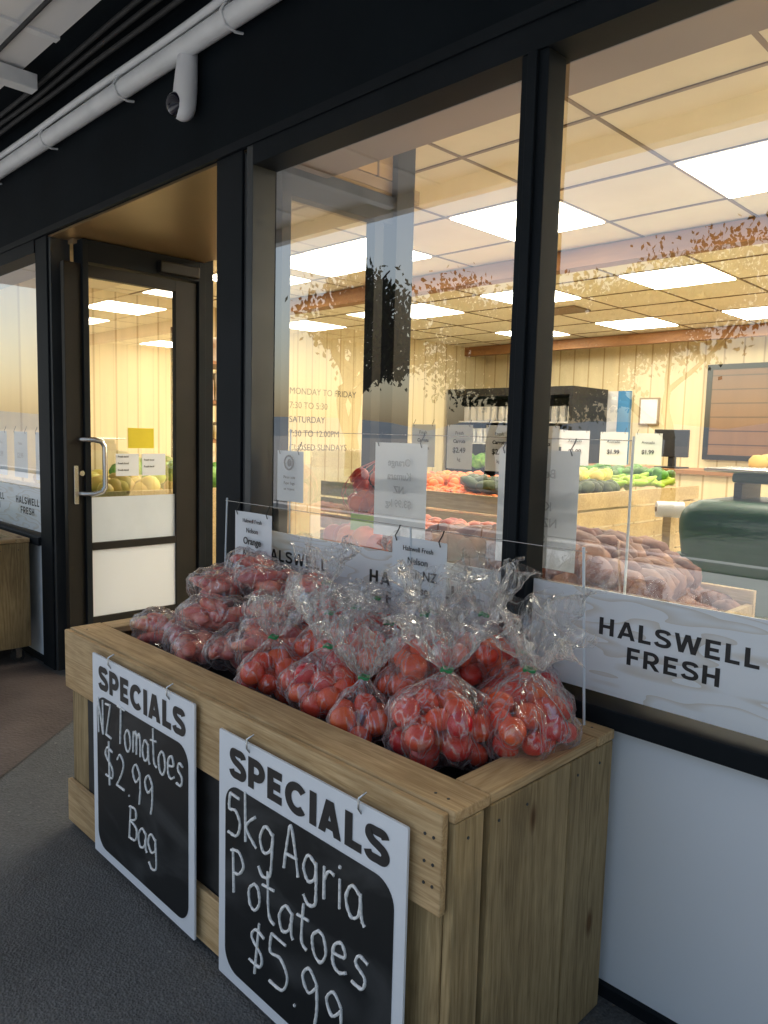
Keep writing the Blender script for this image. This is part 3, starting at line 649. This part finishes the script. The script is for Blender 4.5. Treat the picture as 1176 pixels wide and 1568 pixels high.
for (x,y,z,r,s,t,fh_) in TB: tomato_bag(x,y,z,r,s,t,fl=U(.08,.11),fh=fh_ or U(.12,.16))
YB_=[(-2.14,-.37,.66,.12,.075,1,.3),(-1.80,-.36,.66,.12,.08,2,-.4),(-2.2,-.2,.66,.11,.08,3,.9),(-1.98,-.30,.725,.13,.08,4,.2),(-1.75,-.24,.75,.11,.07,5,1.1),
     (-2.12,-.22,.77,.13,.08,6,-.2),(-1.92,-.14,.81,.12,.08,7,.6),(-1.95,-.4,.65,.14,.08,8,0),(-2.2,-.12,.77,.1,.07,9,.1),(-1.72,-.12,.81,.11,.07,10,0),(-1.66,-.33,.70,.10,.07,11,.5),(-2.04,-.12,.84,.11,.07,12,-.3)]
for (x,y,z,a,b,s,r_) in YB_: yam_bag(x,y,z,a,b,s,r_)
random.seed(5)

# price card wire + rods on planter
rail=empty('price_card_rail',(-1.5,-.05,.66))
tube('wire',[(-2.3,-.065,1.05),(-.85,-.065,1.05)],.0011,rail,'steel')
tube('rods',[[(-.83,-.075,.66),(-.86,-.065,1.06)],[(-2.3,-.07,.66),(-2.29,-.065,1.06)],[(-1.39,-.065,1.05),(-1.39,-.05,.70)]],.0032,rail,'paperb')
def card(par,x0,x1,z0,z1,y,lines,mat='paper',ink='ink',tilt=0,mirror=False):
    V=[];F=[];n=8
    for j in range(2):
        for i in range(n+1):
            t=i/n; V.append((x0+(x1-x0)*t,y+.006*math.sin(t*3.1)+ (0.012*tilt if j==0 else 0),z0 if j==0 else z1))
    for i in range(n): F.append((i,i+1,n+2+i,n+1+i))
    mesh('card',V,F,par,mat,True)
    cx=(x0+x1)/2
    for (s,zz,sz,b) in lines:
        text('card_text',s,(cx,y-.004+(.012*tilt*(z1-zz)/(z1-z0)),zz),sz,par,ink,bold=b,align='CENTER',sx=-1 if mirror else 1)
    tube('clip',[[(xx,y-.004,z1-.012),(xx-.004,y-.006,z1+.002),(xx+.003,y,z1+.02),(xx+.006,y+.002,z1+.032)] for xx in (x0+.02,x1-.02)],.0018,par,'darkrub')
pc=empty('price_card',(-1.35,-.065,.95))
card(pc,-1.455,-1.255,.77,1.02,-.068,[('Halswell Fresh',.985,.019,0),('Nelson',.95,.026,0),('Fresh NZ',.91,.036,.0006),('Loose',.87,.034,.0006)])
pc=empty('price_card',(-2.1,-.065,.95))
card(pc,-2.235,-2.02,.78,1.02,-.067,[('Halswell Fresh',.985,.019,0),('Nelson',.95,.024,0),('Orange',.91,.034,.0006),('Kumara',.87,.034,.0006)])
rail2=empty('price_card_rail',(-1.5,.1,1.28))
tube('wire',[(-2.15,.1,1.30),(-.84,.1,1.30)],.0011,rail2,'steel')
tube('rods',[[(-.84,.1,.88),(-.84,.1,1.31)],[(-2.14,.1,.88),(-2.14,.1,1.31)]],.0032,rail2,'paperb')
for (x0,x1,z0,z1,tx) in ((-1.70,-1.48,.985,1.275,['Orange','Kumara','NZ','$3.99 kg']),(-1.22,-.975,.965,1.27,['Beaurega','Red','Kumara','NZ grown','$4.99'])):
    pc=empty('price_card',((x0+x1)/2,.1,1.1))
    card(pc,x0,x1,z0,z1,.095,[(s,z1-.07-.042*k,.032,.0005) for k,s in enumerate(tx)],'paper','inkg',mirror=True)
pc=empty('price_card',(-2.13,.05,1.15))
card(pc,-2.135,-1.99,1.06,1.235,.04,[('Please note',1.14,.014,0),('Paper bags',1.12,.014,0),('on request',1.10,.014,0)],'paperb','ink')
tube('logo_ring',[(-2.0625+.024*math.cos(a*.4),.034,1.195+.024*math.sin(a*.4)) for a in range(16)],.003,pc,'ink',cyc=True)
blobs('logo_mark',[((-2.0625,.036,1.195),(.012,.002,.014),(0,0,0))],pc,'ink',2,0)

# ------------------------------------------------------------ interior displays
k1=empty('window_produce_bench',(-1.5,.55,0))
multibox('bench_boards',[(-2.14,-.78,.12,.145,.06,.86),(-2.14,-.78,.80,.82,.06,.86),(-.80,-.78,.15,.795,.06,.82),(-2.13,-.805,.15,.795,.66,.68)],k1,'woodlt',.002)
def hz_(x,y): return .94+.03*math.sin(x*5+1)+.03*math.sin(y*5)-.22*max(0,(x+1.2))
blobs('kumara',heap(-1.72,-.84,.2,.78,hz_,.045,300,(1.3,.95,.9),ok=lambda x,y:x<-.80-.25*(y-.1)),k1,'kumara',2,.22)
blobs('kumara_under',heap(-1.72,-.84,.2,.78,lambda x,y:hz_(x,y)-.07,.045,200,(1.3,.95,.9)),k1,'kumara',2,.22)
blobs('oranges',heap(-2.08,-1.70,.2,.78,lambda x,y:.93,.040,120,(1,1,.96)),k1,'orange',2,.03)
bg=empty('net_bag_of_oranges',(-1.98,.32,1.0))
it=[]
for i in range(52):
    a=U(0,6.28); q=math.sqrt(R())*.10; it.append(((-1.93+q*1.15*math.cos(a),.35+q*.8*math.sin(a),U(.98,1.19)-.4*q),(.032,.032,.031),(0,0,0)))
blobs('red_fruit',it,bg,'redfruit',2,.03)
nets=[]
for k in range(16):
    a=k*math.pi/8
    nets.append([(-1.93+(.165*math.sin(t*math.pi/8)**.7)*math.cos(a+t*.15),.35+(.12*math.sin(t*math.pi/8)**.7)*math.sin(a+t*.15),.94+.275*(t/8)) for t in range(9)])
tube('net',nets,.0012,bg,'yam',res=1)
mesh('label',[(-1.93,.205,.965),(-1.78,.225,.965),(-1.80,.24,1.02),(-1.95,.225,1.02)],[(0,1,2,3)],bg,'lime')
isl=empty('produce_island',(-3.3,3.2,0))
multibox('front_slats',[(-4.2,-2.5,1.98,2.0,.25+.12*k,.355+.12*k) for k in range(6)],isl,'woodlt',.003)
multibox('side_slats',[(-2.5,-2.48,1.98,4.5,.25+.12*k,.355+.12*k) for k in range(6)],isl,'woodlt',.003)
multibox('frame',[(-2.56,-2.505,2.005,2.06,0,.93),(-2.56,-2.505,4.4,4.46,0,.93),(-4.2,-2.51,2.07,4.4,.74,.76)],isl,'woodlt')
blobs('carrots',heap(-3.5,-2.6,2.05,2.6,lambda x,y:.93,.026,240,(2.8,.8,.8)),isl,'carrot',2,.1)
blobs('oranges',heap(-4.1,-3.4,2.05,3.2,lambda x,y:.97,.045,120),isl,'orange',2,.03)
blobs('eggplants',heap(-3.1,-2.7,2.1,2.4,lambda x,y:1.0,.04,22,(2.5,1,1)),isl,'avo',2,.1)
blobs('avocados',heap(-3.2,-2.58,2.65,3.3,lambda x,y:.97,.045,120,(1.3,.9,.9)),isl,'avo',2,.1)
blobs('cucumbers',heap(-3.4,-2.58,3.35,4.4,lambda x,y:.99,.035,170,(3,.8,.8)),isl,'lime',2,.1)
blobs('melons',heap(-3.3,-2.7,3.0,3.6,lambda x,y:1.04,.05,30),isl,'melon',2,.05)
blobs('dark_greens',heap(-3.3,-2.6,4.0,4.4,lambda x,y:1.04,.05,50,(1.8,.9,.8)),isl,'greenv',2,.15)
for k in range(4):
    x=-3.35+k*.3
    pc=empty('price_card',(x,2.05,1.2)); card(pc,x,x+.2,1.10,1.37,2.03,[('Fresh',1.31,.03,0),('Carrots',1.26,.03,.001),('$2.49',1.2,.045,.001),('kg',1.15,.03,0)])
for k in range(3):
    y=3.1+k*.45
    pc=empty('price_card',(-2.6,y,1.2)); card(pc,-2.9+.05*k,-2.68+.05*k,1.12,1.36,y,[('Avocado',1.28,.03,0),('$1.99',1.2,.045,.001)])
ch=empty('open_display_chiller',(-6.2,6.9,0))
multibox('cabinet',[(-6.95,-4.95,7.35,7.45,0,1.95),(-6.95,-6.9,6.6,7.35,0,1.95),(-5.0,-4.95,6.6,7.35,0,1.95),(-6.9,-5.0,6.6,7.35,1.85,1.95),(-6.9,-5.0,6.55,7.35,0,.6)],ch,'ink')
multibox('shelves',[(-6.9,-5.0,6.8,7.34,z,z+.02) for z in (.9,1.2,1.5)],ch,'plastic_w')
mb=[]
for z in (1.22,1.52):
    for i in range(15):
        x=-6.85+i*.12; mb.append((x,x+.085,6.85,6.95,z,z+.2))
multibox('milk_bottles',mb,ch,'plastic_w',.012)
blobs('lettuces',heap(-6.85,-5.1,6.65,7.2,lambda x,y:.98,.09,60),ch,'leafv',2,.3)
blobs('carrots',heap(-5.8,-5.1,6.62,7.0,lambda x,y:.75,.05,50),ch,'carrot',2,.1)
dw=empty('staff_doorway',(-5.5,7.45,0))
multibox('trim',[(-5.95,-5.87,7.44,7.499,0,1.93),(-4.80,-4.64,7.44,7.499,0,1.93)],dw,'blue')
box('opening',-5.87,-4.80,7.46,7.498,0,1.93,dw,'plastic_w')
nb=empty('slatted_notice_board',(-3.2,7.45,1.6))
box('slats',-3.62,-2.5,7.45,7.48,1.16,2.15,nb,'slats')
multibox('frame',[(-3.68,-3.62,7.44,7.497,1.1,2.21),(-2.5,-2.44,7.44,7.497,1.1,2.21),(-3.62,-2.5,7.44,7.497,2.15,2.21),(-3.62,-2.5,7.44,7.497,1.1,1.16)],nb,'blackin',.003)
fp=empty('framed_certificate',(-4.4,7.45,1.6))
box('paper',-4.5,-4.28,7.47,7.48,1.52,1.82,fp,'paper'); multibox('frame',[(-4.52,-4.5,7.465,7.498,1.5,1.84),(-4.28,-4.26,7.465,7.498,1.5,1.84),(-4.5,-4.28,7.465,7.498,1.82,1.84),(-4.5,-4.28,7.465,7.498,1.5,1.52)],fp,'reveal')
ct=empty('checkout_counter',(-3.2,5.6,0))
box('counter_body',-4.2,-1.4,5.5,6.1,.02,1.0,ct,'wallx'); box('counter_top',-4.25,-1.35,5.45,6.15,1.0,1.04,ct,'beam',.004)
tl=empty('till_screen',(-3.4,5.7,1.2))
box('screen',-3.45,-3.1,5.68,5.72,1.15,1.42,tl,'ink',.01); box('stand',-3.3,-3.25,5.70,5.78,1.04,1.16,tl,'ink'); box('base',-3.4,-3.15,5.62,5.85,1.0405,1.055,tl,'ink')
blobs('pumpkins',heap(-2.6,-1.6,5.6,5.9,lambda x,y:1.12,.08,8),ct,'melon',2,.2)
gb=empty('green_storage_bin',(-.85,1.5,0))
bm=bmesh.new(); bmesh.ops.create_cube(bm,size=1)
for v in bm.verts:
    k=1.0 if v.co.z>0 else .8
    v.co=Vector((v.co.x*.86*k-.80,v.co.y*.6*k+1.45,v.co.z*.74+.72))
bmesh.ops.bevel(bm,geom=bm.edges[:],offset=.11,segments=6,profile=.5,affect='EDGES')
me=bpy.data.meshes.new('body'); bm.to_mesh(me); bm.free(); me.polygons.foreach_set('use_smooth',[True]*len(me.polygons)); finish(bpy.data.objects.new('body',me),gb,'gbin')
box('rim',-1.22,-.38,1.18,1.74,.86,.885,gb,'gbin',.01)
sl=empty('produce_scale',(-.95,1.5,1.1))
box('platform',-1.18,-.72,1.35,1.65,1.19,1.205,sl,'steel',.006); multibox('legs',[(-1.08,-1.05,1.4,1.6,1.08,1.15),(-.85,-.82,1.4,1.6,1.08,1.15)],sl,'ink'); box('cradle',-1.1,-.8,1.42,1.58,1.15,1.188,sl,'gbin',.01)
br=empty('bag_roll',(-1.55,1.9,1.0))
tube('roll',[(-1.60,1.87,.98),(-1.50,1.94,.98)],.038,br,'plastic_w',res=8); tube('core',[(-1.605,1.866,.98),(-1.495,1.944,.98)],.012,br,'reveal',res=5); box('holder',-1.57,-1.53,1.88,1.93,.02,.945,br,'woodlt')
sh=empty('grocery_shelving',(-5.2,1.8,0))
multibox('uprights',[(-5.5,-5.46,1.5,1.54,0,2.1),(-5.5,-5.46,2.2,2.24,0,2.1),(-5.1,-5.06,1.5,1.54,0,2.1),(-5.1,-5.06,2.2,2.24,0,2.1)],sh,'ink')
multibox('shelves',[(-5.5,-5.06,1.5,2.24,z,z+.025) for z in (.3,.6,.9,1.2,1.5,1.8)],sh,'beam')
jb=[]
for z in (.327,.627,.927,1.227,1.527,1.827):
    y=1.56
    while y<2.1:
        wd=U(.05,.11); jb.append((-5.25,-5.11,y,y+wd,z,z+U(.10,.22))); y+=wd+.01
multibox('packets',jb,sh,'packs',.01)
lb=empty('side_produce_bin',(-4.8,.9,0))
multibox('bin_boards',[(-5.8,-4.2,.25,.27,.05,.93),(-4.2,-4.18,.25,1.7,.05,.93),(-5.8,-4.2,.27,1.7,.76,.78)],lb,'woodlt',.002)
blobs('melons',heap(-5.4,-4.3,.35,.9,lambda x,y:.93,.06,60),lb,'melon',2,.05)
blobs('cabbages',heap(-5.4,-4.3,.9,1.5,lambda x,y:.98,.09,40),lb,'leafv',2,.2)
blobs('limes',heap(-4.6,-4.3,.7,1.2,lambda x,y:1.0,.05,30),lb,'lime',2,.05)
for k,(x) in enumerate((-5.3,-4.95,-4.6)):
    pc=empty('price_card',(x,.12,1.2)); card(pc,x,x+.22,.98,1.26,.12,[('Melon',1.18,.03,0),('$3.99',1.1,.045,.001)],'paperb','inkg')
mesh('fallen_leaf',[(-3.5,-.12,.01),(-3.46,-.15,.018),(-3.42,-.13,.012),(-3.45,-.1,.02)],[(0,1,2,3)],None,'rust')

# ------------------------------------------------------------ light
w=bpy.data.worlds.new("World"); scene.world=w; w.use_nodes=True
nt=w.node_tree; bgn=nt.nodes['Background']
sky=nt.nodes.new('ShaderNodeTexSky'); sky.sky_type='NISHITA'; sky.sun_disc=False
EL=math.radians(56); AZ=math.radians(240)
sky.sun_elevation=EL; sky.sun_rotation=AZ; sky.altitude=20; sky.air_density=1.4; sky.dust_density=2.5; sky.ozone_density=2
nt.links.new(sky.outputs[0],bgn.inputs[0]); bgn.inputs[1].default_value=.15
sd=bpy.data.lights.new('sun','SUN'); sd.energy=5; sd.angle=math.radians(.6); sd.color=(1,.96,.90)
so=bpy.data.objects.new('sun',sd); COL.objects.link(so)
dirv=Vector((math.sin(AZ)*math.cos(EL),math.cos(AZ)*math.cos(EL),math.sin(EL)))
so.rotation_euler=dirv.to_track_quat('Z','Y').to_euler()

# ------------------------------------------------------------ camera
pitch=math.radians(-5.9); roll=math.radians(1.47); yaw=math.radians(45)
fw=Vector((-math.sin(yaw)*math.cos(pitch),math.cos(yaw)*math.cos(pitch),math.sin(pitch)))
r0=Vector((math.cos(yaw),math.sin(yaw),0)); u0=r0.cross(fw)
c,s=math.cos(roll),math.sin(roll); rr=r0*c+u0*s; uu=u0*c-r0*s
cd=bpy.data.cameras.new('camera'); co=bpy.data.objects.new('camera',cd); COL.objects.link(co)
m=Matrix((( rr.x,uu.x,-fw.x,0),(rr.y,uu.y,-fw.y,-1.56),(rr.z,uu.z,-fw.z,1.3),(0,0,0,1)))
co.matrix_world=m
cd.sensor_fit='VERTICAL'; cd.sensor_height=36; cd.lens=36*1150/1568; cd.clip_end=2000; cd.clip_start=.05
scene.camera=co
scene.view_settings.view_transform='Standard'; scene.view_settings.look='None'; scene.view_settings.exposure=0
